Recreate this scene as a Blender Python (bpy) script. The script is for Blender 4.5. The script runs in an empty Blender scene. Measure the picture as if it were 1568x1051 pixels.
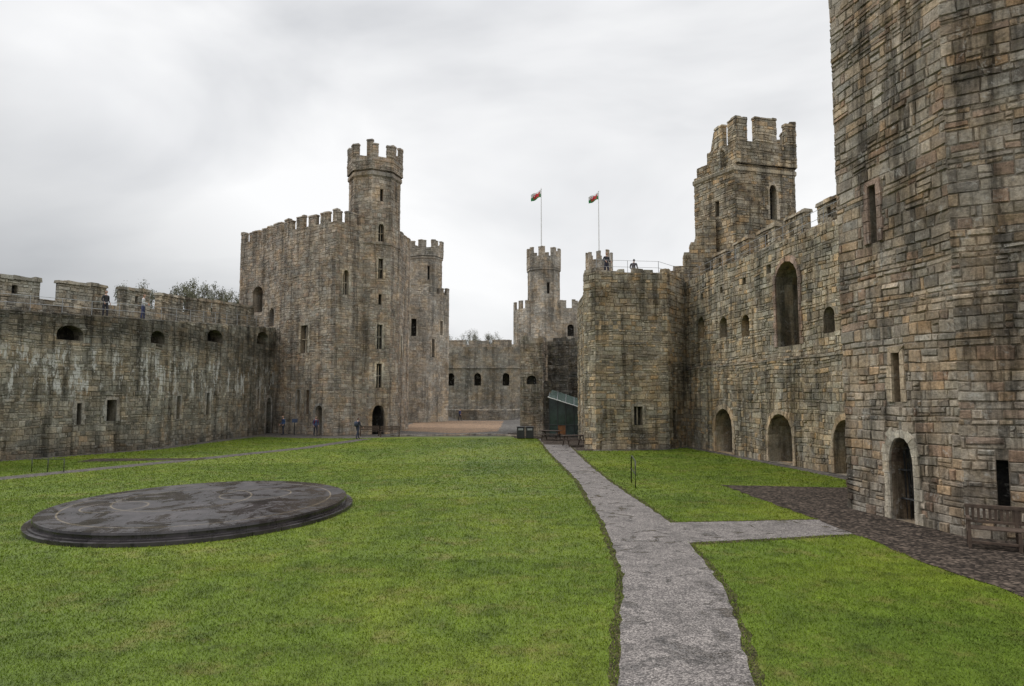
import bpy, math, random
import numpy as np
from mathutils import Vector, Matrix
from mathutils.geometry import tessellate_polygon
NR = np.random.default_rng(5)
scene = bpy.context.scene
COL = scene.collection

# ------------------------------------------------------------------ materials
def new_mat(name):
    m = bpy.data.materials.new(name); m.use_nodes = True
    nt = m.node_tree; nt.nodes.clear()
    out = nt.nodes.new('ShaderNodeOutputMaterial')
    b = nt.nodes.new('ShaderNodeBsdfPrincipled')
    nt.links.new(b.outputs[0], out.inputs[0])
    return m, nt, b
def L(nt, a, b): nt.links.new(a, b)
def pos(nt, scale=(1,1,1), obj=False):
    if obj:
        g = nt.nodes.new('ShaderNodeTexCoord'); o = g.outputs['Object']
    else:
        g = nt.nodes.new('ShaderNodeNewGeometry'); o = g.outputs['Position']
    mp = nt.nodes.new('ShaderNodeMapping'); mp.inputs['Scale'].default_value = scale
    L(nt, o, mp.inputs[0]); return mp.outputs[0]
def noise(nt, vec, scale, detail=4, rough=.55, dist=0):
    n = nt.nodes.new('ShaderNodeTexNoise'); n.inputs['Scale'].default_value = scale
    n.inputs['Detail'].default_value = detail; n.inputs['Roughness'].default_value = rough
    n.inputs['Distortion'].default_value = dist
    L(nt, vec, n.inputs['Vector']); return n.outputs['Fac']
def ramp(nt, fac, stops):
    r = nt.nodes.new('ShaderNodeValToRGB'); e = r.color_ramp.elements
    while len(e) < len(stops): e.new(.5)
    for i, (p, c) in enumerate(stops):
        e[i].position = p
        e[i].color = (c, c, c, 1) if isinstance(c, (int, float)) else (*c, 1)
    L(nt, fac, r.inputs[0]); return r.outputs[0]
def mix(nt, a, b, fac, mode='MIX'):
    m = nt.nodes.new('ShaderNodeMix'); m.data_type = 'RGBA'; m.blend_type = mode
    for v, i in ((fac, 0), (a, 6), (b, 7)):
        s = m.inputs[i]
        if hasattr(v, 'links'): L(nt, v, s)
        elif i == 0: s.default_value = v
        else: s.default_value = (*v, 1) if not isinstance(v, (int, float)) else (v, v, v, 1)
    return m.outputs[2]
def math_(nt, op, a, b=None, clamp=False):
    m = nt.nodes.new('ShaderNodeMath'); m.operation = op; m.use_clamp = clamp
    for v, s in ((a, m.inputs[0]), (b, m.inputs[1])):
        if v is None: continue
        if hasattr(v, 'links'): L(nt, v, s)
        else: s.default_value = v
    return m.outputs[0]
def bump(nt, b, h, strength=.5, dist=.02):
    n = nt.nodes.new('ShaderNodeBump'); n.inputs['Strength'].default_value = strength
    n.inputs['Distance'].default_value = dist
    L(nt, h, n.inputs['Height']); L(nt, n.outputs[0], b.inputs['Normal'])

def stone_mat(name, dark=.55, lichen=(.2,.19,.08), lich=.35, lime=None, sc=1., streak=.5):
    m, nt, b = new_mat(name)
    a = nt.nodes.new('ShaderNodeAttribute'); a.attribute_name = 'Col'
    p = pos(nt)
    big = noise(nt, p, .42*sc, 5, .68, .3)
    c = mix(nt, a.outputs['Color'], ramp(nt, big, [(.34, dark), (.48, .92), (.66, 1.34)]), 1, 'MULTIPLY')
    c = mix(nt, c, ramp(nt, noise(nt, p, .8*sc, 4, .6), [(.35, (.93,.98,1.03)), (.5, (1.,1.,1.)), (.65, (1.1,1.,.87))]), 1, 'MULTIPLY')
    fine = noise(nt, p, 10*sc, 5, .75)
    c = mix(nt, c, ramp(nt, fine, [(.3, .5), (.5, 1.), (.72, 1.45)]), 1, 'MULTIPLY')
    st = noise(nt, pos(nt, (1.5, 1.5, .12)), 1.1*sc, 5, .7)
    c = mix(nt, c, ramp(nt, st, [(.39, streak*.9), (.5, .95), (.75, 1.15)]), .97, 'MULTIPLY')
    md = noise(nt, p, 2.6*sc, 6, .75, .4)
    c = mix(nt, c, lichen, ramp(nt, md, [(.52, 0.), (.68, lich)]))
    c = mix(nt, c, (.49, .47, .425), ramp(nt, md, [(.32, .65), (.43, 0.)]))
    if lime:
        sp = nt.nodes.new('ShaderNodeSeparateXYZ'); g = nt.nodes.new('ShaderNodeNewGeometry')
        L(nt, g.outputs['Position'], sp.inputs[0])
        zz = sp.outputs[2]
        w = noise(nt, pos(nt, (1, 1, .3)), 1.5, 6, .75)
        band = ramp(nt, math_(nt, 'DIVIDE', zz, 10.), [(lime[0]/10, 0.), (lime[0]/10+.1, 1.), (lime[1]/10-.1, 1.), (lime[1]/10, 0.)])
        w2 = mix(nt, (0,0,0), ramp(nt, w, [(.53, 0.), (.59, .95)]), band)
        c = mix(nt, c, (.56, .555, .53), w2)
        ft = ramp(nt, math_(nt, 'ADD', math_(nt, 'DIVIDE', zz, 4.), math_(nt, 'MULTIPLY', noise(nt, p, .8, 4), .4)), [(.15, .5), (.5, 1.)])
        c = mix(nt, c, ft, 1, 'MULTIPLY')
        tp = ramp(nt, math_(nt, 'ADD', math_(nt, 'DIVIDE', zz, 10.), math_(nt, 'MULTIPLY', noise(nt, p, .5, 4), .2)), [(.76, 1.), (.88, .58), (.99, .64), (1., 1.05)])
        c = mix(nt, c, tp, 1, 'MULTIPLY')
    L(nt, c, b.inputs['Base Color'])
    b.inputs['Roughness'].default_value = .88; b.inputs['Specular IOR Level'].default_value = .2
    h = math_(nt, 'ADD', fine, math_(nt, 'MULTIPLY', noise(nt, p, 30*sc, 3, .7), .4))
    bump(nt, b, h, .9, .05/sc)
    return m

def plain(name, col, rough=.7, metal=0, var=.25, sc=6):
    m, nt, b = new_mat(name)
    c = mix(nt, col, ramp(nt, noise(nt, pos(nt, obj=True), sc, 5, .6), [(.3, 1-var), (.7, 1+var)]), 1, 'MULTIPLY')
    L(nt, c, b.inputs['Base Color'])
    b.inputs['Roughness'].default_value = rough; b.inputs['Metallic'].default_value = metal
    return m

M_near = stone_mat('stone_near', .46, lichen=(.18,.155,.09), streak=.4)
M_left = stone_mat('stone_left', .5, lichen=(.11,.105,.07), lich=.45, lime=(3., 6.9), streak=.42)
M_right = stone_mat('stone_right', .48, lichen=(.2,.175,.085), lich=.42, streak=.42)
M_queen = stone_mat('stone_queen', .62, lich=.2, streak=.52)
M_far = stone_mat('stone_far', .7, lich=.2, sc=.6, streak=.62)
M_dark = stone_mat('stone_dark', .5, lich=.3)

def grass_mat(name, tip=1.):
    m, nt, b = new_mat(name)
    p = pos(nt)
    c = ramp(nt, noise(nt, p, .16, 5, .65, .4), [(.32, (.085*tip, .135*tip, .011)), (.5, (.125*tip, .18*tip, .013)), (.68, (.19*tip, .23*tip, .019))])
    c = mix(nt, c, ramp(nt, noise(nt, p, 1.7, 6, .75), [(.3, .5), (.5, 1.), (.72, 1.4)]), 1, 'MULTIPLY')
    c = mix(nt, c, ramp(nt, noise(nt, p, 38, 3, .7), [(.3, .5), (.5, 1.), (.7, 1.5)]), 1, 'MULTIPLY')
    c = mix(nt, c, (.22, .175, .06), ramp(nt, noise(nt, p, .8, 6, .75), [(.53, 0.), (.72, .6)]))
    L(nt, c, b.inputs['Base Color'])
    b.inputs['Roughness'].default_value = .6; b.inputs['Specular IOR Level'].default_value = .2
    return m
M_lawn = grass_mat('lawn', .75); M_blade = grass_mat('grass_blades', 1.05)

def gravel_mat(name, c0, c1, c2, sc=30, wet=.5, base=.8, patch=.5, spec=.5):
    m, nt, b = new_mat(name); p = pos(nt)
    v = nt.nodes.new('ShaderNodeTexVoronoi'); v.inputs['Scale'].default_value = sc; L(nt, p, v.inputs['Vector'])
    sep = nt.nodes.new('ShaderNodeSeparateColor'); L(nt, v.outputs['Color'], sep.inputs[0])
    c = ramp(nt, sep.outputs[0], [(.1, c0), (.5, c1), (.95, c2)])
    c = mix(nt, c, ramp(nt, v.outputs['Distance'], [(.2, 1.), (.75, .45)]), 1, 'MULTIPLY')
    c = mix(nt, c, ramp(nt, noise(nt, p, 1.3, 6, .75), [(.32, patch), (.5, 1.), (.7, 1.3)]), 1, 'MULTIPLY')
    wn = noise(nt, p, 1.3, 6, .7, .8)
    c = mix(nt, c, ramp(nt, wn, [(.52, 1.), (.58, .55), (.66, .62)]), 1, 'MULTIPLY')
    L(nt, c, b.inputs['Base Color'])
    L(nt, ramp(nt, wn, [(.54, base), (.60, base-wet)]), b.inputs['Roughness'])
    b.inputs['Specular IOR Level'].default_value = spec
    h = math_(nt, 'MULTIPLY', v.outputs['Distance'], -1.)
    h = math_(nt, 'MULTIPLY', h, ramp(nt, wn, [(.56, 1.), (.62, .15)]))
    bump(nt, b, h, .5, .02)
    return m
M_path = gravel_mat('path_wet_aggregate', (.12,.105,.098), (.225,.20,.188), (.40,.36,.33), 40, .68)
M_gravel = gravel_mat('dark_gravel', (.035,.027,.022), (.07,.054,.043), (.18,.14,.11), 13, .15, .95, .5, .15)
M_verge = gravel_mat('worn_verge', (.05,.045,.022), (.085,.075,.035), (.14,.12,.06), 22, .1, .95, .5, .15)
M_track = gravel_mat('track', (.05,.043,.037), (.10,.085,.072), (.2,.17,.15), 16, .4, .85)
M_ground = gravel_mat('ground_earth', (.08,.07,.062), (.13,.115,.10), (.2,.18,.15), 8, .45)
M_sand = gravel_mat('sand', (.27,.17,.10), (.35,.22,.13), (.42,.28,.17), 10, .1, .9, .75)

# ------------------------------------------------------------------ builder
class B:
    def __init__(s, pal, rh=.27, prot=.045, seed=1, gain=1.22):
        s.v=[]; s.f=[]; s.c=[]; s.rh=rh; s.prot=prot; s.rg=random.Random(seed); s.sd=seed; s.gain=gain; s.w=1.
        s.rows=[-.6]; 
        while s.rows[-1] < 55: s.rows.append(s.rows[-1]+rh*s.rg.choice((.55,.75,.95,1.15,1.4)))
        s.setpal(pal)
    def setpal(s,pal):
        W=(1.03,1.,.95)
        mean=[sum(w*c[i] for w,c in pal) for i in range(3)]
        s.pal=[(w,tuple((mean[i]*.3+c[i]*.7)*s.gain*W[i] for i in range(3))) for w,c in pal]
        s.mortar=tuple(mean[i]*.78*s.gain*W[i] for i in range(3))
    def face(s, pts, c):
        n=len(s.v); s.v.extend(pts); s.f.append(tuple(range(n, n+len(pts)))); s.c.append(c)
    def sc(s, k=1.):
        r=s.rg.random(); 
        for w,c in s.pal:
            r-=w
            if r<=0: break
        j=s.rg.uniform(.8,1.16)*k; t=s.rg.uniform(-.04,.04)
        return (c[0]*j*(1+t), c[1]*j, c[2]*j*(1-t))
    def make(s, name, mat):
        me=bpy.data.meshes.new(name); me.from_pydata(s.v, [], s.f); 
        ca=me.color_attributes.new('Col','FLOAT_COLOR','CORNER')
        lt=np.array([len(f) for f in s.f]); cc=np.ones((len(s.f),4),dtype=np.float32); cc[:,:3]=np.array(s.c)
        ca.data.foreach_set('color', np.repeat(cc, lt, axis=0).ravel())
        me.materials.append(mat); me.update()
        o=bpy.data.objects.new(name, me); COL.objects.link(o)
        return o
    def wob(s,x,z):
        return s.w*.04*s.rh/.27*(math.sin(.8*x+.9*z+s.sd)+.6*math.sin(2.3*x-1.7*z+2*s.sd))
    def blk(s, P, s0, s1, z0, z1, o0, o1, col, g=.009, bev=.022, jit=.012, wob=False):
        u=s.rg.uniform
        g=min(g,(s1-s0)*.2); bev=min(bev,(s1-s0)*.2,(z1-z0)*.2)
        a=[(s0+g,z0+g),(s1-g,z0+g),(s1-g,z1-g),(s0+g,z1-g)]
        if wob: a=[(x,z+s.wob(x,z)) for x,z in a]
        a=[(x+u(-jit,jit), z+u(-jit,jit)) for x,z in a]
        d=[(1,1),(-1,1),(-1,-1),(1,-1)]
        n=len(s.v)
        s.v.extend(P(x,z,o0) for x,z in a)
        s.v.extend(P(x+dx*bev*u(.4,1.6), z+dz*bev*u(.4,1.6), o1+u(-.35,.35)*(o1-max(o0,0))) for (x,z),(dx,dz) in zip(a,d))
        s.f.append((n+4,n+5,n+6,n+7)); s.c.append(col)
        for i in range(4):
            j=(i+1)%4; s.f.append((n+i,n+j,n+4+j,n+4+i)); s.c.append(col)

def outline(h):
    k,s0,s1,z0,z1=h[:5]; c=(s0+s1)/2; w=(s1-s0)/2; pts=[(s0,z0),(s1,z0)]
    if k=='r': return pts+[(s1,z1),(s0,z1)]
    if k=='a':
        rise=min(w*.95,(z1-z0)*.6); n=8; zs=z1-rise
        return pts+[(c+w*math.cos(math.pi*i/n), zs+rise*math.sin(math.pi*i/n)) for i in range(n+1)]
    if k=='p':
        rise=min(w*1.6,(z1-z0)*.6); zs=z1-rise; n=5; q=[]
        for i in range(n+1):
            t=i/n; q.append((c+w*math.cos(t*math.pi/2)**.8 if i<n else c, zs+rise*math.sin(t*math.pi/2)**1.1 if i else zs))
        return pts+q+[(2*c-x,z) for x,z in reversed(q[:-1])]
def extent(ol, za, zb):
    xs=[]
    n=len(ol)
    for i in range(n):
        (x0,y0),(x1,y1)=ol[i],ol[(i+1)%n]
        for zz in (za,(za+zb)/2,zb):
            if (y0-zz)*(y1-zz)<=0 and abs(y1-y0)>1e-6:
                t=(zz-y0)/(y1-y0); xs.append(x0+t*(x1-x0))
        for x,y in ((x0,y0),(x1,y1)):
            if za<y<zb: xs.append(x)
    return (min(xs),max(xs)) if xs else None

def panel(b, p0, p1, z0, za, zb=None, holes=(), blocks=True, ext=.03, k=1.):
    """wall face seen from its outer side with p0 on the left, p1 on the right.
    hole = (kind,s0,s1,z0,z1,depth,frame colour or None,extra)"""
    if zb is None: zb=za
    dx,dy=p1[0]-p0[0],p1[1]-p0[1]; Ln=math.hypot(dx,dy); dx/=Ln; dy/=Ln; nx,ny=dy,-dx
    P=lambda s,z,o: (p0[0]+dx*s+nx*o, p0[1]+dy*s+ny*o, z)
    ols=[outline(h) for h in holes]
    loops=[[(0,z0),(Ln,z0),(Ln,zb),(0,za)]]+[list(reversed(o)) for o in ols]
    flat=[q for l in loops for q in l]
    if ols: tris=tessellate_polygon([[Vector((x,z,0)) for x,z in l] for l in loops])
    else: tris=[(0,1,2,3)]
    for t in tris: b.face([P(*flat[i],0) for i in t], b.mortar)
    for h,ol in zip(holes,ols):
        dep=h[5]; n=len(ol)
        for i in range(n):
            a,c=ol[i],ol[(i+1)%n]
            seg=max(1,int(dep/.45))
            for q in range(seg):
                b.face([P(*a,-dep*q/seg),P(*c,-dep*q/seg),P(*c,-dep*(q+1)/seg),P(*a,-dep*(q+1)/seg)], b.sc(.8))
        bk=(.025,.022,.019) if dep>.5 else (.03,.03,.03)  # reveals and backs coloured dark to deepen the shade inside openings
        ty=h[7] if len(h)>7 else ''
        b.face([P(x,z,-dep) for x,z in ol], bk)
        s0,s1,hz0,hz1=h[1:5]; c=(s0+s1)/2
        if 'm' in ty:
            fc=h[6] or (.33,.28,.21)
            b.blk(P,c-.04,c+.04,hz0,hz1-.05,-.3,-.16,fc,0,.01,0)
            if hz1-hz0>1.5: b.blk(P,s0,s1,(hz0+hz1)/2-.04,(hz0+hz1)/2+.04,-.29,-.18,fc,0,.01,0)
        if 'g' in ty:
            nb=max(3,int((s1-s0)/.13))
            for i in range(1,nb):
                x=s0+(s1-s0)*i/nb; zt=hz1-.12-abs(x-c)*.9
                b.blk(P,x-.012,x+.012,hz0,zt,-.33,-.3,(.05,.05,.05),0,.002,0)
            for zz in (.25,.6): 
                zc=hz0+(hz1-hz0)*zz; b.blk(P,s0,s1,zc-.02,zc+.02,-.34,-.29,(.05,.05,.05),0,.002,0)
        if h[6]:
            fw=.2 if h[1]+.9>h[2] else .27
            pts=ol[1:]+[ol[0]]
            res=[pts[0]]
            for a,c2 in zip(pts,pts[1:]):
                dd=math.hypot(c2[0]-a[0],c2[1]-a[1]); m=max(1,round(dd/.33))
                for q in range(1,m+1): res.append((a[0]+(c2[0]-a[0])*q/m, a[1]+(c2[1]-a[1])*q/m))
            def nrm(i):
                a=res[max(i-1,0)]; c2=res[min(i+1,len(res)-1)]
                tx,tz=c2[0]-a[0],c2[1]-a[1]; l=math.hypot(tx,tz) or 1
                return (tz/l,-tx/l)
            for i in range(len(res)-1):
                a,c2=res[i],res[i+1]; na,nc=nrm(i),nrm(i+1)
                w=fw*b.rg.uniform(.7,1.4); j=b.rg.uniform(.75,1.2)
                col=tuple(x*j for x in h[6]); o=b.prot+b.rg.uniform(.015,.03)
                Q=[(a[0],a[1]),(a[0]+na[0]*w,a[1]+na[1]*w),(c2[0]+nc[0]*w,c2[1]+nc[1]*w),(c2[0],c2[1])]
                mx=sum(q[0] for q in Q)/4; mz=sum(q[1] for q in Q)/4
                F=[P(mx+(q[0]-mx)*.94,mz+(q[1]-mz)*.94,o) for q in Q]; G=[P(q[0],q[1],-.02) for q in Q]
                b.face(F,col)
                for e in range(4): b.face([G[e],G[(e+1)%4],F[(e+1)%4],F[e]],col)
    if not blocks: return
    zmax=max(za,zb)
    for r in range(len(b.rows)-1):
        ra,rb=b.rows[r],b.rows[r+1]
        if rb<=z0+.02: continue
        if ra>=zmax-.04: break
        ra=max(ra,z0); 
        iv=[(-ext,Ln+ext)]
        for ol in ols:
            e=extent(ol,ra+.02,rb-.02)
            if not e: continue
            ni=[]
            for (u,v) in iv:
                if e[1]<=u or e[0]>=v: ni.append((u,v)); continue
                if e[0]-u>.06: ni.append((u,e[0]))
                if v-e[1]>.06: ni.append((e[1],v))
            iv=ni
        for (u,v) in iv:
            x=u
            while x<v-.01:
                w=b.rh*b.rg.choice((.5,.8,1.1,1.3,1.6,2.,2.8))*b.rg.uniform(.85,1.15)
                if v-(x+w)<b.rh*.5: w=v-x
                top=za+(zb-za)*min(max((x+w/2)/Ln,0),1)
                t=min(rb,top)
                if t-ra>.07:
                    J=.014*b.rh/.27
                    if b.rg.random()<.15 and t-ra>.2:
                        md=ra+(t-ra)*b.rg.uniform(.35,.65)
                        b.blk(P,x,x+w,ra,md,-.01,b.prot*b.rg.uniform(.3,1),b.sc(k),jit=J,wob=True); b.blk(P,x,x+w,md,t,-.01,b.prot*b.rg.uniform(.3,1),b.sc(k),jit=J,wob=True)
                    else: b.blk(P,x,x+w,ra,t,-.01,b.prot*b.rg.uniform(.15,1.),b.sc(k),jit=J,wob=True)
                x+=w

def shift(p0,p1,o):
    dx,dy=p1[0]-p0[0],p1[1]-p0[1]; l=math.hypot(dx,dy); nx,ny=dy/l,-dx/l
    return (p0[0]+nx*o,p0[1]+ny*o),(p1[0]+nx*o,p1[1]+ny*o)
def box_wall(b,p0,p1,z0,za,zb=None,th=.5,holes=(),backblocks=False,k=1.,cap=True,ends=True,endblocks=True):
    if zb is None: zb=za
    q0,q1=shift(p0,p1,-th)
    panel(b,p0,p1,z0,za,zb,holes,k=k)
    panel(b,q1,q0,z0,zb,za,(),blocks=backblocks,k=k)
    if ends:
        panel(b,q0,p0,z0,za,None,(),blocks=endblocks,k=k,ext=0); panel(b,p1,q1,z0,zb,None,(),blocks=endblocks,k=k,ext=0)
    if cap: b.face([(*p0,za),(*p1,zb),(*q1,zb),(*q0,za)], b.sc(.8))
def coping(b,p0,p1,za,zb,th,h=.13,ov=.07,k=.85):
    dx,dy=p1[0]-p0[0],p1[1]-p0[1]; Ln=math.hypot(dx,dy); dx/=Ln; dy/=Ln; nx,ny=dy,-dx
    x=-ov
    while x<Ln+ov-.02:
        w=b.rg.uniform(.4,.85)*max(1,b.rh/.3)
        if Ln+ov-(x+w)<.3: w=Ln+ov-x
        z=za+(zb-za)*min(max((x+w/2)/Ln,0),1)+b.rg.uniform(-.01,.02); hh=h*b.rg.uniform(.7,1.35)
        Q=[]
        for (s,o) in ((x+.008,ov),(x+w-.008,ov),(x+w-.008,-th-ov),(x+.008,-th-ov)): Q.append((s,o))
        bt=[(p0[0]+dx*s+nx*o,p0[1]+dy*s+ny*o,z) for s,o in Q]
        tp=[(p0[0]+dx*s+nx*o,p0[1]+dy*s+ny*o,z+hh*b.rg.uniform(.85,1.15)) for s,o in [(Q[0][0]+.02,ov-.04),(Q[1][0]-.02,ov-.04),(Q[2][0]-.02,-th-ov+.04),(Q[3][0]+.02,-th-ov+.04)]]
        c=b.sc(k); b.face(tp,c); b.face(list(reversed(bt)),c)
        for i in range(4): b.face([bt[i],bt[(i+1)%4],tp[(i+1)%4],tp[i]],c)
        x+=w
def crest(b,p0,p1,z,th,hmax=.3):
    dx,dy=p1[0]-p0[0],p1[1]-p0[1]; Ln=math.hypot(dx,dy); x=0
    while x<Ln-.2:
        w=b.rg.uniform(.3,.8); a=(p0[0]+dx*x/Ln,p0[1]+dy*x/Ln); e=min(x+w,Ln); c=(p0[0]+dx*e/Ln,p0[1]+dy*e/Ln)
        if b.rg.random()<.8: coping(b,a,c,z,z,th,b.rg.uniform(.06,hmax),0)
        x+=w
def battlement(b,pts,z,par,mer,ml,gap,th=.5,slit=False,k=1.,closed=False):
    n=len(pts); 
    for i in range(n if closed else n-1):
        p0,p1=pts[i],pts[(i+1)%n]; zz=z+b.rg.uniform(-.01,.01)+i*.003
        box_wall(b,p0,p1,z-.0,zz+par,None,th,k=k,ends=True,endblocks=False)
        dx,dy=p1[0]-p0[0],p1[1]-p0[1]; Ln=math.hypot(dx,dy); dx/=Ln; dy/=Ln
        m=max(1,round(Ln/(ml+gap))); unit=Ln/m; mw=unit-gap
        xs=[]; x=0
        for q in range(m):
            xs.append((x+.01, x+mw/2)); xs.append((x+mw/2+gap, x+unit-.01)); x+=unit
        mg=[]; 
        for a,c in xs:
            if mg and a-mg[-1][1]<.05: mg[-1]=(mg[-1][0],c)
            else: mg.append((a,c))
        for a,c in mg:
            if c-a<.15: continue
            a+=b.rg.uniform(0,.09)*(c-a); c-=b.rg.uniform(0,.09)*(c-a)
            A=(p0[0]+dx*a,p0[1]+dy*a); C=(p0[0]+dx*c,p0[1]+dy*c)
            hh=mer*b.rg.uniform(.8,1.06)
            hs=[]
            if slit and c-a>1.6: mm=(c-a)/2; hs=[('r',mm-.1,mm+.1,zz+par+.2,zz+par+hh-.2,th-.05,None)]
            box_wall(b,A,C,zz+par,zz+par+hh,None,th,hs,k=k,backblocks=False)
            coping(b,A,C,zz+par+hh,zz+par+hh,th,.15*max(1,b.rh/.35),.06)
def ring(b,pts,z0,z1,out,k=.9):
    cx=sum(p[0] for p in pts)/len(pts); cy=sum(p[1] for p in pts)/len(pts); n=len(pts)
    def ex(o):
        q=[]
        for i in range(n):
            x,y=pts[i]; l=math.hypot(x-cx,y-cy); q.append((x+(x-cx)/l*o,y+(y-cy)/l*o))
        return q
    a,c=ex(out),ex(0)
    for i in range(n):
        j=(i+1)%n; co=b.sc(k)
        b.face([(*c[i],z0-out),(*c[j],z0-out),(*a[j],z0),(*a[i],z0)],co)
        b.face([(*a[i],z0),(*a[j],z0),(*a[j],z1),(*a[i],z1)],b.sc(k))
        b.face([(*a[i],z1),(*a[j],z1),(*c[j],z1+out*.8),(*c[i],z1+out*.8)],co)
def octa(cx,cy,r,a0,n=8):
    return [(cx+r*math.cos(math.radians(a0+i*360/n)), cy+r*math.sin(math.radians(a0+i*360/n))) for i in range(n)]
def tower(b,pts,z0,z1,holes={},cap=True,k=1.):
    n=len(pts)
    for i in range(n):
        p0,p1=pts[i],pts[(i+1)%n]
        nx,ny=(p1[1]-p0[1]),-(p1[0]-p0[0]); vis=nx*(0-p0[0])+ny*(0-p0[1])>-8*math.hypot(nx,ny)
        panel(b,p0,p1,z0,z1,None,holes.get(i,()),blocks=vis,k=k)
    if cap: b.face([(*p,z1-.02) for p in pts], b.sc(.8))

OCH=(.42,.33,.23); PALE=(.48,.42,.33); RED=(.33,.24,.19); GRY=(.35,.32,.28)
PN=[(.3,(.27,.24,.2)),(.2,(.33,.295,.25)),(.15,(.2,.175,.15)),(.12,(.34,.25,.165)),(.1,(.26,.18,.135)),(.08,(.15,.14,.125)),(.05,(.42,.37,.31))]
PL=[(.35,(.20,.185,.155)),(.25,(.26,.24,.2)),(.2,(.145,.135,.115)),(.1,(.31,.29,.25)),(.1,(.23,.19,.145))]
PQ=[(.3,(.33,.29,.245)),(.25,(.28,.245,.2)),(.2,(.38,.34,.29)),(.12,(.31,.24,.19)),(.13,(.22,.19,.165))]
PR=[(.3,(.29,.26,.205)),(.2,(.35,.315,.25)),(.2,(.21,.185,.15)),(.14,(.38,.28,.17)),(.16,(.165,.148,.125))]
PF=[(.4,(.33,.3,.26)),(.3,(.28,.255,.22)),(.15,(.38,.345,.29)),(.15,(.24,.215,.185))]
PD=[(.5,(.13,.12,.105)),(.3,(.18,.165,.14)),(.2,(.1,.095,.085))]

# ------------------------------------------------------------------ left curtain wall
b=B(PL,.25,.05,3,1.22)
L0,L1,L2,L3=(-36,26.),(-28.1,37.9),(-24.5,45.8),(-23.2,68.5)
box_wall(b,L0,L1,-.3,8.2,8.3,3.2,ends=False)
box_wall(b,L1,L2,-.3,8.3,8.65,3.2,holes=[('a',2.65,4.27,6.9,7.8,.9,None),('r',4.05,4.35,1.8,3.1,.7,GRY),('r',5.95,6.6,1.95,3.3,.7,GRY)],ends=False)
box_wall(b,L2,L3,-.3,8.65,10.3,3.2,holes=[('a',.3,2.0,7.15,8.05,1.,None),('a',7.9,10.4,7.9,8.9,1.,None),('a',17.0,19.6,8.4,9.6,1.,None),
  ('r',3.75,4.25,1.85,3.55,.7,GRY),('r',8.0,8.5,2.1,3.8,.7,GRY),('r',17.3,17.8,2.4,4.2,.7,GRY),('p',19.4,20.6,0.,3.4,1.2,GRY)],ends=False)
def parapet_line(b,pts,zs,par,mer,ml,gap,th,k=1.):
    for (p0,z0),(p1,z1) in zip(zip(pts,zs),zip(pts[1:],zs[1:])):
        Ln=math.hypot(p1[0]-p0[0],p1[1]-p0[1]); n=max(1,round(Ln/(ml+gap)))
        box_wall(b,p0,p1,min(z0,z1)-.4,z0+par,z1+par,th,ends=False,k=k)
        for i in range(n):
            t0=(i+b.rg.uniform(0,.05))/n; t1=(i+1)/n-gap*b.rg.uniform(.85,1.15)/Ln
            A=(p0[0]+(p1[0]-p0[0])*t0,p0[1]+(p1[1]-p0[1])*t0); C=(p0[0]+(p1[0]-p0[0])*t1,p0[1]+(p1[1]-p0[1])*t1)
            za=z0+par+(z1-z0)*t0; zb=z0+par+(z1-z0)*t1; mm=(Ln*(t1-t0))/2; hh=mer*b.rg.uniform(.86,1.06)
            box_wall(b,A,C,min(za,zb)-.02,za+hh,zb+hh,th,k=k,holes=[('r',mm-.16,mm+.16,max(za,zb)-.1+.25,min(za,zb)+hh-.25,th-.04,None)] if i%2==0 else ())
            coping(b,A,C,za+hh,zb+hh,th,.2,.1,1.1)
pl=[shift(L0,L1,-2.4)[0],(-30.3,38.9),(-26.8,46.4),(-25.6,68.6)]
parapet_line(b,pl,[8.2,8.3,8.65,10.3],1.05,1.15,3.0,1.05,.38,1.25)
coping(b,L1,L2,8.3,8.65,.35,.08,.03); coping(b,L2,L3,8.65,10.3,.35,.08,.03); coping(b,L0,L1,8.2,8.3,.35,.08,.03)
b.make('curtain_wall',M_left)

# ------------------------------------------------------------------ big polygonal tower with turret
b=B(PQ,.27,.045,5,1.22)
Q=[(-28.6,71),(-25,68.6),(-21.8,65.5),(-16.1,61.8),(-11.8,66.5),(-11.2,74),(-14,80),(-24,80)]
zt=18.9
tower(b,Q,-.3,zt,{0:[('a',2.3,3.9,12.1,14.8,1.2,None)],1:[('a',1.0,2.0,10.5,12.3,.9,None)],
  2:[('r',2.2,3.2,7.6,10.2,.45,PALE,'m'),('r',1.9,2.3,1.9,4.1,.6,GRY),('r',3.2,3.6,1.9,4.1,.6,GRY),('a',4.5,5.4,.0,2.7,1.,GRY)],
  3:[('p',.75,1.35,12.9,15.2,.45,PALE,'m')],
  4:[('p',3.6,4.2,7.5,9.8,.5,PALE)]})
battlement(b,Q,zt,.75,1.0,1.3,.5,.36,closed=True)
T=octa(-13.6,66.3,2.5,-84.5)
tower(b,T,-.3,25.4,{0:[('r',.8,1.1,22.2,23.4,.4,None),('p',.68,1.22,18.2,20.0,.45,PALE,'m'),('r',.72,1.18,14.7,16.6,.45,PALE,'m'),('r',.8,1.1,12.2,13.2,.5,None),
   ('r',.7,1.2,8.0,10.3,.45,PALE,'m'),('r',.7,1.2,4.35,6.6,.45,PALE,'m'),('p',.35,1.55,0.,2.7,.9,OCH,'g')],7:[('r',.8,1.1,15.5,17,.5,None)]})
T2=octa(-13.6,66.3,2.72,-84.5)
ring(b,T,24.7,25.0,.17); tower(b,T2,25.2,26.2,k=.92); ring(b,T2,26.05,26.2,.06)
battlement(b,T2,26.2,.3,1.35,1.25,.85,.3,closed=True,k=.9)
ring(b,T,18.0,18.2,.1)
b.make('polygonal_castle_tower',M_queen)

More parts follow.
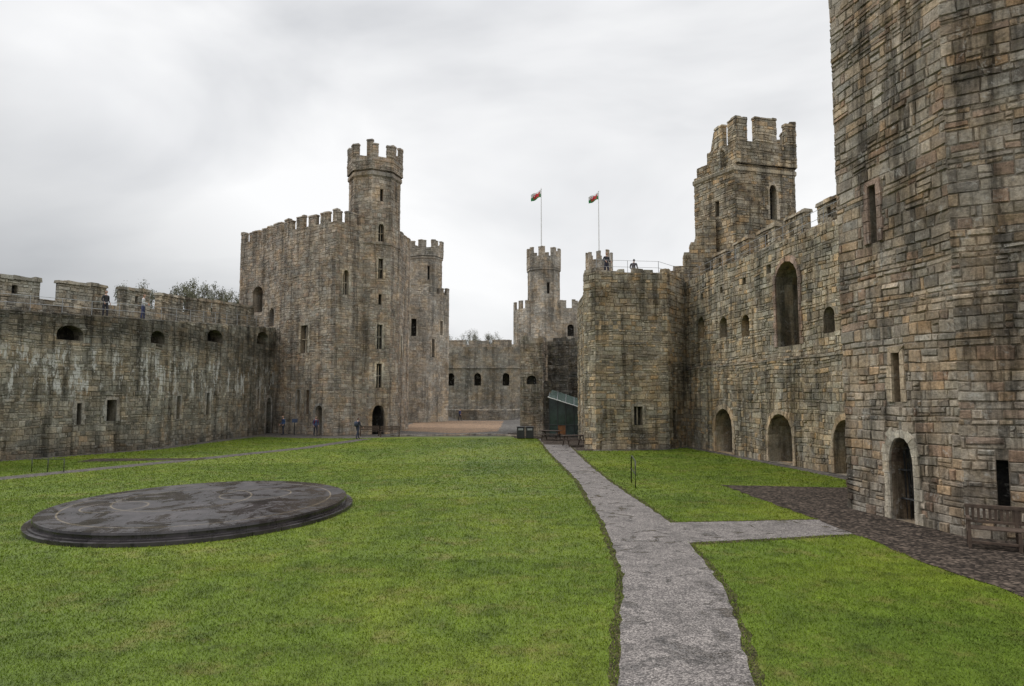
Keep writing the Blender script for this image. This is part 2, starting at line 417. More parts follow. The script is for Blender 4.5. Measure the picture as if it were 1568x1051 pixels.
# ------------------------------------------------------------------ tower behind
b=B(PF,.3,.05,6)
C=octa(-15.6,99,6.6,-100)
tower(b,C,-.3,17.6,{1:[('r',1.2,1.8,9,11.5,.6,PALE),('r',3.,3.6,12.2,14.2,.6,PALE)],0:[('r',3.0,3.7,11.8,14.2,.6,PALE)]})
battlement(b,C,17.6,.4,.9,1.3,.7,.4,closed=True)
T=octa(-12.5,97.6,2.4,-95)
tower(b,T,10,23.4,{0:[('r',.8,1.1,20,22,.4,None)]}); T2=octa(-12.5,97.6,2.6,-95)
ring(b,T,23.1,23.3,.15); tower(b,T2,23.4,24.3); battlement(b,T2,24.3,.3,1.0,1.1,.7,.3,closed=True)
b.make('polygonal_castle_tower',M_far)

# ------------------------------------------------------------------ far curtain wall
b=B(PF,.34,.05,7)
hs=[('a',x,x+1.3,5.6,8.0,1.2,None) for x in (7.7,12.8,18.2)]
box_wall(b,(-20,130),(30,130),-.3,13.0,None,3,holes=hs,k=.78)
coping(b,(-20,129.8),(30,129.8),8.9,8.9,.3,.25,.05,.6)
battlement(b,[(-20,131.5),(30,131.5)],13.0,.6,.7,3.8,.55,.5,k=.9)
b.make('curtain_wall',M_far)
b=B(PF,.3,.05,8)
lw=[(-11,108),(-8.5,104.5),(-5,102.8),(-1.5,103.2),(1.2,106),(2.5,110)]
for p,q in zip(lw,lw[1:]): box_wall(b,p,q,-.2,1.45,None,.5,k=.6); coping(b,p,q,1.45,1.45,.5,.12,.04)
b.make('low_retaining_wall',M_far)

# ------------------------------------------------------------------ great west tower with turrets
b=B(PF,.4,.06,9,1.3)
E=[(.4,153),(3.2,149.5),(14,149.5),(18,153),(18,165),(.4,165)]
tower(b,E,0,22.2,{1:[('a',9,10.4,16.8,19.4,.8,None),('a',4,5,17,19,.8,None),('r',6.5,7.2,10,12,.8,None)]})
battlement(b,E,22.2,.8,1.7,1.7,1.2,.5,closed=True)
for cx,cy,r,zz in ((7.1,151.2,3.6,34.0),(20.3,157,2.9,34.5)):
    T=octa(cx,cy,r,-100); tower(b,T,0,zz-2.2,{0:[('r',1.2,1.8,26,28.5,.6,None)]}); ring(b,T,zz-2.6,zz-2.3,.25)
    T2=octa(cx,cy,r+.25,-100); tower(b,T2,zz-2.2,zz); battlement(b,T2,zz,.4,2.0,1.7,1.3,.4,closed=True)
b.make('turreted_castle_keep',M_far)

# ------------------------------------------------------------------ ruined stub tower in the middle
b=B(PQ,.25,.06,10)
S=[(.8,61),(2.7,60.6),(3.2,62.2),(3.3,72),(.9,72)]
tower(b,S,-.3,8.5,{0:[('a',.5,1.4,4.6,5.4,.4,None)]},k=.9)
for i in range(4): crest(b,S[i],S[i+1],8.5,.5,.45)
b.setpal(PD)
box_wall(b,(3.3,68),(10,66.5),-.3,9.0,None,1.5,holes=[('a',.6,1.9,4.4,6.6,.8,None),('a',3.3,4.4,1,3.,.8,None)])
crest(b,(3.3,68),(10,66.5),9.0,1.2,.5)
box_wall(b,(3.25,64.5),(5.2,64.2),-.3,6.2,None,1.2); crest(b,(3.25,64.5),(5.2,64.2),6.2,1.,.4)
box_wall(b,(2.72,60.9),(3.5,61.2),-.3,4.6,None,1.2); crest(b,(2.72,60.9),(3.5,61.2),4.6,1.,.4)
b.make('ruined_gate_tower',M_dark)

# ------------------------------------------------------------------ right tower end + curtain wall
b=B(PR,.26,.055,12,1.3)
RTp=[(5.6,52),(4.95,46.6),(5.6,45.7),(10.6,46.4),(12.6,49.2)]
hh=[(),(),[('r',2.6,3.2,1.6,2.85,.45,PALE,'m')],[('a',.7,1.3,.6,2.6,.7,None)]]
rz=[12.,11.97,11.95,12.05]
for i in range(4):
    panel(b,RTp[i],RTp[i+1],-.3,rz[i],None,hh[i]); crest(b,RTp[i],RTp[i+1],rz[i],.5,.42)
    q=shift(RTp[i],RTp[i+1],-.5); panel(b,q[1],q[0],11,rz[i]-.003,None,(),blocks=False); b.face([(*RTp[i],rz[i]),(*RTp[i+1],rz[i]),(*q[1],rz[i]),(*q[0],rz[i])],b.sc(.8))
b.face([(*p,11.5) for p in RTp]+[(14,50.5,11.5),(14,58,11.5),(5.6,58,11.5)],b.sc(.8))
panel(b,(5.6,58),(5.6,52),-.3,11.5)
W0,W1=(12.30,49.49),(15.55,26.0)
H1=lambda k,a,c,z0,z1,d,f: (k,a+1.24,c+1.24,z0,z1,d,f)
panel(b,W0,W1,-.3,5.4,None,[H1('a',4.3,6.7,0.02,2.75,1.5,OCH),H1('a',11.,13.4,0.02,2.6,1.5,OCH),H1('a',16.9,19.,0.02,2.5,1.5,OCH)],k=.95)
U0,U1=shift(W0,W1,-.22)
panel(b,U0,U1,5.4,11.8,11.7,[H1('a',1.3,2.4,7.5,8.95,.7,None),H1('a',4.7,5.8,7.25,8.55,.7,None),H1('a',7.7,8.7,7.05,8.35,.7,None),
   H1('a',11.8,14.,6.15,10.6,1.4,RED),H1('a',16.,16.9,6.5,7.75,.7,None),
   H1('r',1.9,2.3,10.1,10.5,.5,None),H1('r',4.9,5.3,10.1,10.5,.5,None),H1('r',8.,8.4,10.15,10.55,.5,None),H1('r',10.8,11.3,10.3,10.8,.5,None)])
coping(b,W0,W1,5.4,5.4,.2,.1,.06,.6)
V0,V1=shift(U0,U1,-2.7)
b.face([(*U0,11.78),(*U1,11.68),(*V1,11.68),(*V0,11.78)],b.sc(.7)); crest(b,U0,U1,11.7,.5,.18)
panel(b,V1,V0,-.3,11.6,None,(),blocks=False)
box_wall(b,(12.2,49.75),(15.3,50.1),-.3,11.74,None,2.)   # core of the wall behind the junction
parapet_line(b,[(14.9,50.),(17.9,26.3)],[11.8,11.8],1.0,1.1,2.3,1.2,.34,1.)
b.make('curtain_wall',M_right)

b=B(PR,.27,.06,13,1.33)
xs=[(11.0,12.2,12.6),(12.2,12.9,13.3),(12.9,13.4,14.1),(13.4,13.9,15.0),(13.9,14.4,15.8),(14.4,15.2,16.7)]
for x0,x1,z in xs: box_wall(b,(x0,51.-(x0-11)*.2),(x1,51-(x1-11)*.2),8,z,None,1.2); crest(b,(x0,51.-(x0-11)*.2),(x1,51-(x1-11)*.2),z,1.,.4)
G=[(14.35,52.6),(16.3,48.9),(21.3,50.3),(21.8,54.5),(17,57.5)]
tower(b,G,-.3,20.6,{0:[('r',2.2,2.6,17,18.2,.5,None)],1:[('p',2.9,3.5,16.6,19.2,.5,PALE),('r',1.2,1.5,14.,15.2,.4,None)]})
ring(b,G,20.1,20.35,.14)
G2=[(15.7,51.6),(16.45,48.75),(21.4,50.1),(21.9,54.4),(17,57.)]
tower(b,G2,20.6,22.2); battlement(b,G2,22.2,.1,1.75,2.0,.7,.4,closed=True,k=1.1)
box_wall(b,(14.5,52.3),(15.2,50.9),20.6,21.3,None,.8); box_wall(b,(15.0,51.2),(15.7,50.2),20.6,22.1,None,.8)
b.make('granary_tower',M_right)

# ------------------------------------------------------------------ near right tower
b=B(PN,.262,.05,14,1.14); b.w=.6
A=(10.6,21.8); K=(11.35,17.4)
N=[(13.2,25.5),A,K,(15.04,14.83),(19.4,15.6),(21.5,19.5),(19.5,25)]
tower(b,N,-.3,24,{1:[('r',1.5,1.85,8.1,9.85,.5,RED,),('r',2.2,2.52,3.35,4.75,.5,OCH),('p',1.95,2.85,0.02,2.35,.55,PALE,'g')],
  2:[('r',.7,.95,.7,1.95,.5,None),('r',1.9,2.6,9.6,10.2,.4,None)]})
battlement(b,N,24,.8,1,1.6,.6,.5,closed=True)
b.make('near_castle_tower',M_near)

# ------------------------------------------------------------------ ground sheets
def sheet(name,pts,z,mat,jit=0,step=.5,seed=2):
    rg=random.Random(seed); out=[]
    n=len(pts)
    for i in range(n):
        a,c=pts[i],pts[(i+1)%n]; l=math.hypot(c[0]-a[0],c[1]-a[1]); m=max(1,int(l/step)) if jit else 1
        for q in range(m):
            t=q/m; out.append((a[0]+(c[0]-a[0])*t+rg.uniform(-jit,jit),a[1]+(c[1]-a[1])*t+rg.uniform(-jit,jit)))
    tr=tessellate_polygon([[Vector((x,y,0)) for x,y in out]])
    me=bpy.data.meshes.new(name); me.from_pydata([(x,y,z) for x,y in out],[],[tuple(t) for t in tr]); me.materials.append(mat); me.update()
    for p in me.polygons:
        if p.normal.z<0: p.flip()
    o=bpy.data.objects.new(name,me); COL.objects.link(o); return np.array(out)
ys=[(-900,0),(-60,0),(60,0),(104,0),(108,.9),(300,.9),(2500,.9)]
me=bpy.data.meshes.new('ground'); vv=[]; ff=[]
for i,(y,z) in enumerate(ys): vv+=[(-2500,y,z),(2500,y,z)]
for i in range(len(ys)-1): ff.append((2*i,2*i+1,2*i+3,2*i+2))
me.from_pydata(vv,[],ff); me.materials.append(M_ground); me.update(); o=bpy.data.objects.new('ground',me); COL.objects.link(o)

LAWN=sheet('lawn',[(-34,-14),(-34,29),(-27.0,38.4),(-23.4,46),(-22.3,60.5),(-18,58.4),(-13.5,58),(-9,60.5),(0,61),(2.2,59.5),(4.0,44.6),(7.6,44.8),(10,45.4),(12.,47.4),(12.9,40),(14.3,28),(9,20),(10,12),(9,-14)],.004,M_lawn,.06,.6)
# worn, thin-grass verge just under the path edges
sheet('worn_verge',[(.98,4),(1.14,8.6),(2.06,13.8),(2.4,19),(2.58,28.4),(2.18,44),(2.05,59.5),(4.35,59.5),(4.22,44.),(4.12,36),(4.2,28),(4.55,19.5),(8.8,19.95),(9.,17.65),(4.33,16.5),(4.05,12.8),(3.09,8.6),(2.82,4)],.0075,M_verge,.05,.3,14)
PATH=sheet('path',[(1.1,4),(1.28,8.6),(2.2,13.8),(2.55,19),(2.75,28.4),(2.35,44),(2.2,59.5),(4.2,59.5),(4.05,44.),(3.96,36),(4.05,28),(4.42,19.3),(8.8,19.8),(9.,17.8),(4.25,16.7),(3.9,12.8),(2.95,8.6),(2.7,4)],.012,M_path,.035,.3,4)
GRAV=sheet('gravel_border',[(9.05,5),(8.95,12.2),(8.7,15.1),(8.75,18.),(8.7,19.85),(8.3,27.4),(12.6,26.6),(14.6,27.4),(17,24),(20,5)],.018,M_gravel,.07,.4,5)
GR2=sheet('gravel_forecourt',[(2.3,50.5),(4.2,50),(4.3,45),(5.2,44.6),(6,50),(6,66),(-.5,66),(.2,58.5),(2.3,57.5)],.016,M_gravel,.08,.5,6)
P2=sheet('narrow_path',[(-24,25.8),(-21.7,28.6),(-17.2,38.3),(-13.7,46.8),(-11.5,57),(-12.7,57.2),(-14.8,47.2),(-18.2,39),(-22.6,29.6),(-25,27)],.009,M_track,.06,.5,7)
P3=sheet('worn_strip',[(-23.4,37.),(-17.2,38.4),(-17.4,39.4),(-23.6,39)],.013,M_gravel,.06,.5,8)
sheet('sand_yard',[(-12,71.5),(-13.6,99),(-6,101),(-1.2,100),(-1.4,69.5),(-5.3,66)],.006,M_sand,.15,1.,9)
sheet('far_lawn',[(-18,112),(-18,124),(3,124),(3,115),(-6,110)],.91,M_lawn,.2,1.,10)

b=B(PF,.3,.03,21)
for p,q in (((-10.8,61.3),(-1.5,62.6)),((-1.5,62.6),(.6,60.9))): box_wall(b,p,q,-.1,.13,None,.22)
b.make('kerb_stones',M_queen)

def inpoly(x,y,poly):
    r=np.zeros(x.shape,bool); n=len(poly); j=n-1
    for i in range(n):
        xi,yi=poly[i]; xj,yj=poly[j]
        c=((yi>y)!=(yj>y))&(x<(xj-xi)*(y-yi)/((yj-yi) or 1e-9)+xi); r^=c; j=i
    return r
DC=(-9.42,21.4); DR=5.25; DX=.825
vs=[]
for y0,y1,dens,w,h in ((5,10,2200,.011,.04),(10,15,1300,.015,.045),(15,24,600,.021,.05),(24,36,220,.034,.055),(36,58,60,.06,.06)):
    wd=.8*y1+3; n=int(dens*(y1-y0)*(wd+min(wd,14)))
    x=NR.uniform(-wd,min(wd,14),n); y=NR.uniform(y0,y1,n)
    k=(np.abs(x)<.8*y+4)&inpoly(x,y,LAWN)&~inpoly(x,y,PATH)&~inpoly(x,y,GRAV)&~inpoly(x,y,GR2)&~inpoly(x,y,P2)&~inpoly(x,y,P3)&(((x-DC[0])/DX)**2+(y-DC[1])**2>(DR+.02)**2)
    x=x[k]; y=y[k]; n=len(x)
    a=NR.uniform(0,6.283,n); hh_=h*NR.uniform(.4,1.15,n); ww=w*NR.uniform(.6,1.2,n)/2
    lx=NR.normal(0,.6,n)*hh_; ly=NR.normal(0,.6,n)*hh_
    t=np.empty((n,3,3)); t[:,0]=np.stack([x-np.cos(a)*ww,y-np.sin(a)*ww,np.full(n,.003)],1)
    t[:,1]=np.stack([x+np.cos(a)*ww,y+np.sin(a)*ww,np.full(n,.003)],1); t[:,2]=np.stack([x+lx,y+ly,hh_],1); vs.append(t)
V=np.concatenate(vs).reshape(-1,3).astype(np.float32); nt_=len(V)//3
me=bpy.data.meshes.new('lawn_grass_blades'); me.vertices.add(len(V)); me.vertices.foreach_set('co',V.ravel())
me.loops.add(len(V)); me.loops.foreach_set('vertex_index',np.arange(len(V),dtype=np.int32))
me.polygons.add(nt_); me.polygons.foreach_set('loop_start',np.arange(0,len(V),3,dtype=np.int32))
me.update(calc_edges=True); me.materials.append(M_blade)
o=bpy.data.objects.new('lawn_grass_blades',me); COL.objects.link(o)

# ------------------------------------------------------------------ generic mesh helper for small things
class G_:
    def __init__(s): s.v=[]; s.f=[]; s.m=[]; s.mats=[]
    def mi(s,m):
        if m not in s.mats: s.mats.append(m)
        return s.mats.index(m)
    def add(s,v,f,m,M=None):
        n=len(s.v); s.v+= [tuple(M@Vector(p)) for p in v] if M else [tuple(p) for p in v]
        s.f+=[tuple(i+n for i in q) for q in f]; s.m+=[s.mi(m)]*len(f)
    def box(s,c,d,m,M=None,bev=.006,rot=None):
        x,y,z=[q/2 for q in d]; v=[];
        for sz,e in ((-z,1),(-z+bev,0),(z-bev,0),(z,1)):
            ex=bev if e else 0
            v+=[(-x+ex,-y+ex,sz),(x-ex,-y+ex,sz),(x-ex,y-ex,sz),(-x+ex,y-ex,sz)]
        f=[(3,2,1,0),(12,13,14,15)]
        for l in range(3):
            for i in range(4): j=(i+1)%4; f.append((l*4+i,l*4+j,l*4+4+j,l*4+4+i))
        T=Matrix.Translation(c)
        if rot: T=T@rot
        s.add(v,f,m,(M@T) if M else T)
    def tube(s,pts,rs,m,M=None,n=8):
        pts=[Vector(p) for p in pts]; rs=rs if isinstance(rs,(list,tuple)) else [rs]*len(pts); v=[]; f=[]
        for i,p in enumerate(pts):
            d=(pts[min(i+1,len(pts)-1)]-pts[max(i-1,0)]).normalized(); u=d.cross(Vector((0,0,1)))
            if u.length<.05: u=d.cross(Vector((0,1,0)))
            u.normalize(); w=d.cross(u)
            for k in range(n):
                a=6.2832*k/n; v.append(p+(u*math.cos(a)+w*math.sin(a))*rs[i])
        for i in range(len(pts)-1):
            for k in range(n): j=(k+1)%n; f.append((i*n+k,i*n+j,(i+1)*n+j,(i+1)*n+k))
        f.append(tuple(range(n-1,-1,-1))); f.append(tuple(range((len(pts)-1)*n,len(pts)*n)))
        s.add(v,f,m,M)
    def make(s,name,smooth=False,loc=None,rotz=0):
        me=bpy.data.meshes.new(name); me.from_pydata(s.v,[],s.f)
        for m in s.mats: me.materials.append(m)
        me.polygons.foreach_set('material_index',s.m)
        if smooth: me.polygons.foreach_set('use_smooth',[True]*len(s.f))
        me.update(); o=bpy.data.objects.new(name,me); COL.objects.link(o)
        if loc: o.location=loc
        o.rotation_euler[2]=rotz
        return o
def cyl(g,r0,r1,z0,z1,m,n=96,top=True):
    v=[(r0*math.cos(6.28318*i/n)*DX,r0*math.sin(6.28318*i/n),z0) for i in range(n)]+[(r1*math.cos(6.28318*i/n)*DX,r1*math.sin(6.28318*i/n),z1) for i in range(n)]
    f=[(i,(i+1)%n,n+(i+1)%n,n+i) for i in range(n)]
    if top: f.append(tuple(range(n,2*n)))
    g.add(v,f,m)

# slate disc
m,nt,bs=new_mat('wet_slate'); p=pos(nt,(1/DX,1,1),obj=True)
sp=nt.nodes.new('ShaderNodeSeparateXYZ'); L(nt,p,sp.inputs[0])
c=ramp(nt,noise(nt,p,1.3,6,.7),[(.3,(.020,.017,.018)),(.5,(.036,.031,.033)),(.72,(.065,.056,.058))])
bk=nt.nodes.new('ShaderNodeTexBrick'); bk.inputs['Scale'].default_value=1; bk.inputs['Brick Width'].default_value=1.3; bk.inputs['Row Height'].default_value=.65
bk.inputs['Mortar Size'].default_value=.008; bk.inputs['Color1'].default_value=(.7,.7,.7,1); bk.inputs['Color2'].default_value=(1.25,1.25,1.25,1); bk.inputs['Mortar'].default_value=(.3,.3,.3,1)
L(nt,p,bk.inputs['Vector']); c=mix(nt,c,bk.outputs[0],1,'MULTIPLY')
for rad,x0,y0 in ((1.3,1.2,1.4),(2.3,-1.,.3),(4.4,0,0),(1.0,-2.6,-1.2)):
    dx=math_(nt,'SUBTRACT',sp.outputs[0],x0); dy=math_(nt,'SUBTRACT',sp.outputs[1],y0)
    rr_=math_(nt,'SQRT',math_(nt,'ADD',math_(nt,'MULTIPLY',dx,dx),math_(nt,'MULTIPLY',dy,dy)))
    k=math_(nt,'LESS_THAN',math_(nt,'ABSOLUTE',math_(nt,'SUBTRACT',rr_,rad)),.025); c=mix(nt,c,(.16,.13,.09),k)
L(nt,c,bs.inputs['Base Color'])
L(nt,ramp(nt,noise(nt,p,.7,7,.75,.8),[(.42,.55),(.50,.35),(.57,.10)]),bs.inputs['Roughness'])
bs.inputs['Specular IOR Level'].default_value=.5
bump(nt,bs,noise(nt,p,7,5,.7),.2,.012)
g=G_(); cyl(g,5.25,5.25,0,.10,m); cyl(g,5.12,5.12,.10,.14,m); cyl(g,4.98,4.98,.14,.24,m); cyl(g,5.02,5.0,.24,.30,m); cyl(g,4.9,4.9,.30,.304,m)
g.make('slate_disc',loc=(DC[0],DC[1],0))

M_metal=plain('dark_metal',(.06,.06,.06),.45,.7); M_galv=plain('galvanised_steel',(.35,.36,.37),.45,.6)
M_wood=plain('weathered_wood',(.075,.05,.035),.75,0,.4,9); M_wood2=plain('picnic_wood',(.06,.04,.03),.7)
def railing(name,pts,h=1.0,step=2.,mat=M_galv,r=.02,rails=(1.,.55)):
    g=G_()
    for a,c in zip(pts,pts[1:]):
        a=Vector(a); c=Vector(c); n=max(1,round((c-a).length/step))
        for i in range(n+1): q=a.lerp(c,i/n); g.tube([q,q+Vector((0,0,h))],r,mat,n=6)
        for k in rails: g.tube([a+Vector((0,0,h*k)),c+Vector((0,0,h*k))],r*.8,mat,n=6)
    return g.make(name)
railing('walkway_railing',[(-28.9,37.9,8.3),(-24.9,46,8.65),(-23.7,67.4,10.3)])
railing('walkway_railing',[(5.8,46.4,11.9),(10.2,47.0,11.9),(13.1,49.9,11.75),(15.9,27,11.7)],1.0,r=.016)
g=G_(); g.tube([(0,0,0),(0,0,.85),(.03,.12,1.0),(.1,1.3,1.12),(.1,1.45,1.),(.1,1.5,0)],.025,M_metal); g.tube([(.03,.05,.5),(.1,1.48,.6)],.018,M_metal)
g.make('handrail',True,(4.75,26.6,0))
g=G_()
for i in range(3): g.tube([(i*.75,0,0),(i*.75,0,.62)],.02,M_metal)
g.tube([(0,0,.6),(1.5,0,.6)],.016,M_metal); g.make('low_barrier',True,(-22.4,32.2,0))

# wooden bench
g=G_(); W=1.9
for x in (-W/2,0,W/2):
    g.box((x,0,.21),(.07,.07,.42),M_wood); g.box((x,.5,.46),(.07,.07,.92),M_wood); g.box((x,.25,.38),(.06,.5,.08),M_wood)
for i in range(5): g.box((0,.02+i*.105,.45),(W+.06,.085,.03),M_wood)
g.box((0,.5,.90),(W+.1,.06,.09),M_wood); g.box((0,.5,.55),(W,.05,.06),M_wood)
for i in range(16): g.box((-W/2+.11+i*(W-.22)/15,.5,.72),(.055,.03,.3),M_wood)
for x in (-W/2,W/2): g.box((x,.23,.66),(.08,.56,.05),M_wood); g.box((x,0,.53),(.06,.06,.24),M_wood)
g.box((0,.0,.15),(W,.04,.06),M_wood)
g.make('park_bench',loc=(11.4,15.6,.018),rotz=math.atan2(-.5,.86))
for X,Y,rz_ in ((-10.7,60.2,.1),(-12.6,61.,.3)):
    g=G_()
    for x in (-.8,.8): g.box((x,0,.22),(.07,.07,.44),M_wood); g.box((x,.45,.45),(.07,.07,.9),M_wood); g.box((x,.22,.62),(.07,.5,.05),M_wood)
    for i in range(4): g.box((0,.03+i*.12,.45),(1.7,.1,.03),M_wood)
    for i in range(3): g.box((0,.45,.6+i*.13),(1.7,.03,.09),M_wood)
    g.make('park_bench',loc=(X,Y,0),rotz=rz_)
def picnic(loc,rz):
    g=G_()
    for i in range(5): g.box((0,-.3+i*.15,.75),(1.7,.13,.04),M_wood2)
    for y in (-.72,-.58,.58,.72): g.box((0,y,.45),(1.7,.13,.04),M_wood2)
    for x in (-.6,.6):
        g.box((x,0,.42),(.05,1.6,.08),M_wood2); g.box((x,0,.7),(.05,.75,.06),M_wood2)
        for sg in (-1,1): g.box((x+.05,sg*.42,.37),(.05,.08,.86),M_wood2,rot=Matrix.Rotation(sg*.5,4,'X'))
    g.make('picnic_table',loc=loc,rotz=rz)
picnic((4.35,48.9,.017),.3); picnic((3.1,55.5,.017),-.4)
M_blk=plain('black_plastic',(.02,.02,.022),.4)
g=G_()
for x in (-.38,.38):
    g.box((x,0,.5),(.62,.6,.9),M_blk,bev=.04); g.box((x,0,.99),(.68,.66,.1),M_blk,bev=.04); g.box((x,-.32,.8),(.4,.03,.16),M_galv)
g.make('litter_bins',loc=(1.1,57.3,0))

# glazed lean-to shelter with sloping canopy
m,nt,bs=new_mat('green_glass'); bs.inputs['Roughness'].default_value=.08; M_glass=m
L(nt,ramp(nt,noise(nt,pos(nt),1.2,4),[(.3,(.02,.03,.028)),(.7,(.075,.11,.10))]),bs.inputs['Base Color'])
m,nt,bs=new_mat('canopy_glass'); bs.inputs['Roughness'].default_value=.2; M_can=m
bs.inputs['Transmission Weight'].default_value=.5
L(nt,ramp(nt,noise(nt,pos(nt),1.5,4),[(.3,(.12,.18,.16)),(.7,(.2,.28,.25))]),bs.inputs['Base Color'])
M_white=plain('white_paint',(.7,.7,.68),.5,0,.08); M_fr=plain('grey_frame',(.05,.055,.055),.5)
M_panel=plain('display_panel',(.25,.1,.03),.5,0,.6,3)
g=G_(); SH=.33; n_=5; wd=.72
for i in range(n_+1):
    x=i*wd; zt_=3.7-x*SH
    g.tube([(x,.4,0),(x,.4,zt_-.15)],.035,M_fr,n=6); g.tube([(x,2.4,0),(x,2.4,zt_+.5)],.04,M_fr,n=6); g.tube([(x,-.5,zt_-.23),(x,2.4,zt_+.5)],.025,M_galv,n=6)
    if i<n_:
        x0,x1=x+.035,x+wd-.035; a=3.7-x0*SH; c2=3.7-x1*SH
        g.add([(x0,.42,.12),(x1,.42,.12),(x1,.42,1.0),(x0,.42,1.0)],[(0,1,2,3)],M_panel if i in (1,) else M_glass)
        g.add([(x0,.42,1.06),(x1,.42,1.06),(x1,.42,c2-.3),(x0,.42,a-.3)],[(0,1,2,3)],M_glass)
        g.add([(x0,-.5,a-.22),(x1,-.5,c2-.22),(x1,2.4,c2+.49),(x0,2.4,a+.49)],[(0,1,2,3)],M_can)
for zz in (.06,1.03): g.box((n_*wd/2,.4,zz),(n_*wd,.06,.06),M_fr)
g.tube([(-.1,-.52,3.48),(n_*wd+.1,-.52,3.46-n_*wd*SH)],.045,M_white,n=6)
g.make('glazed_shelter',loc=(3.25,60.0,0),rotz=-.1)

# flags
M_fl_w=plain('flag_white',(.75,.75,.72),.8,0,.05); M_fl_g=plain('flag_green',(.02,.2,.05),.8,0,.05); M_fl_r=plain('flag_red',(.5,.02,.03),.8,0,.05)
DR_=["................","........#.......","..##..###..#....","..#########.#...","..########.##...","...#.######.....","....########....","...###.##.##....","...#....#.......","................"]
for X,Y,zb,ztp in ((6.6,151.2,36,50.3),(20.3,157,36,51.5)):
    g=G_(); g.tube([(0,0,zb-2),(0,0,ztp)],[.14,.08],M_white,n=8); g.tube([(0,0,ztp),(0,0,ztp+.3)],[.16,.05],M_white,n=8)
    nx,nz=16,10; v=[]; 
    for j in range(nz+1):
        for i in range(nx+1):
            x=i/nx*2.9; v.append((-x*.8, .35*math.sin(x*2.6+j*.2)*min(1,x), ztp-.2-j/nz*1.6-x*.4+.12*math.sin(x*3)))
    for j in range(nz):
        for i in range(nx):
            a=j*(nx+1)+i; mt=M_fl_r if DR_[j][i]=='#' else (M_fl_w if j<5 else M_fl_g)
            g.add([v[a],v[a+1],v[a+nx+2],v[a+nx+1]],[(0,1,2,3)],mt)
    g.make('welsh_flag_on_pole',loc=(X,Y,0))

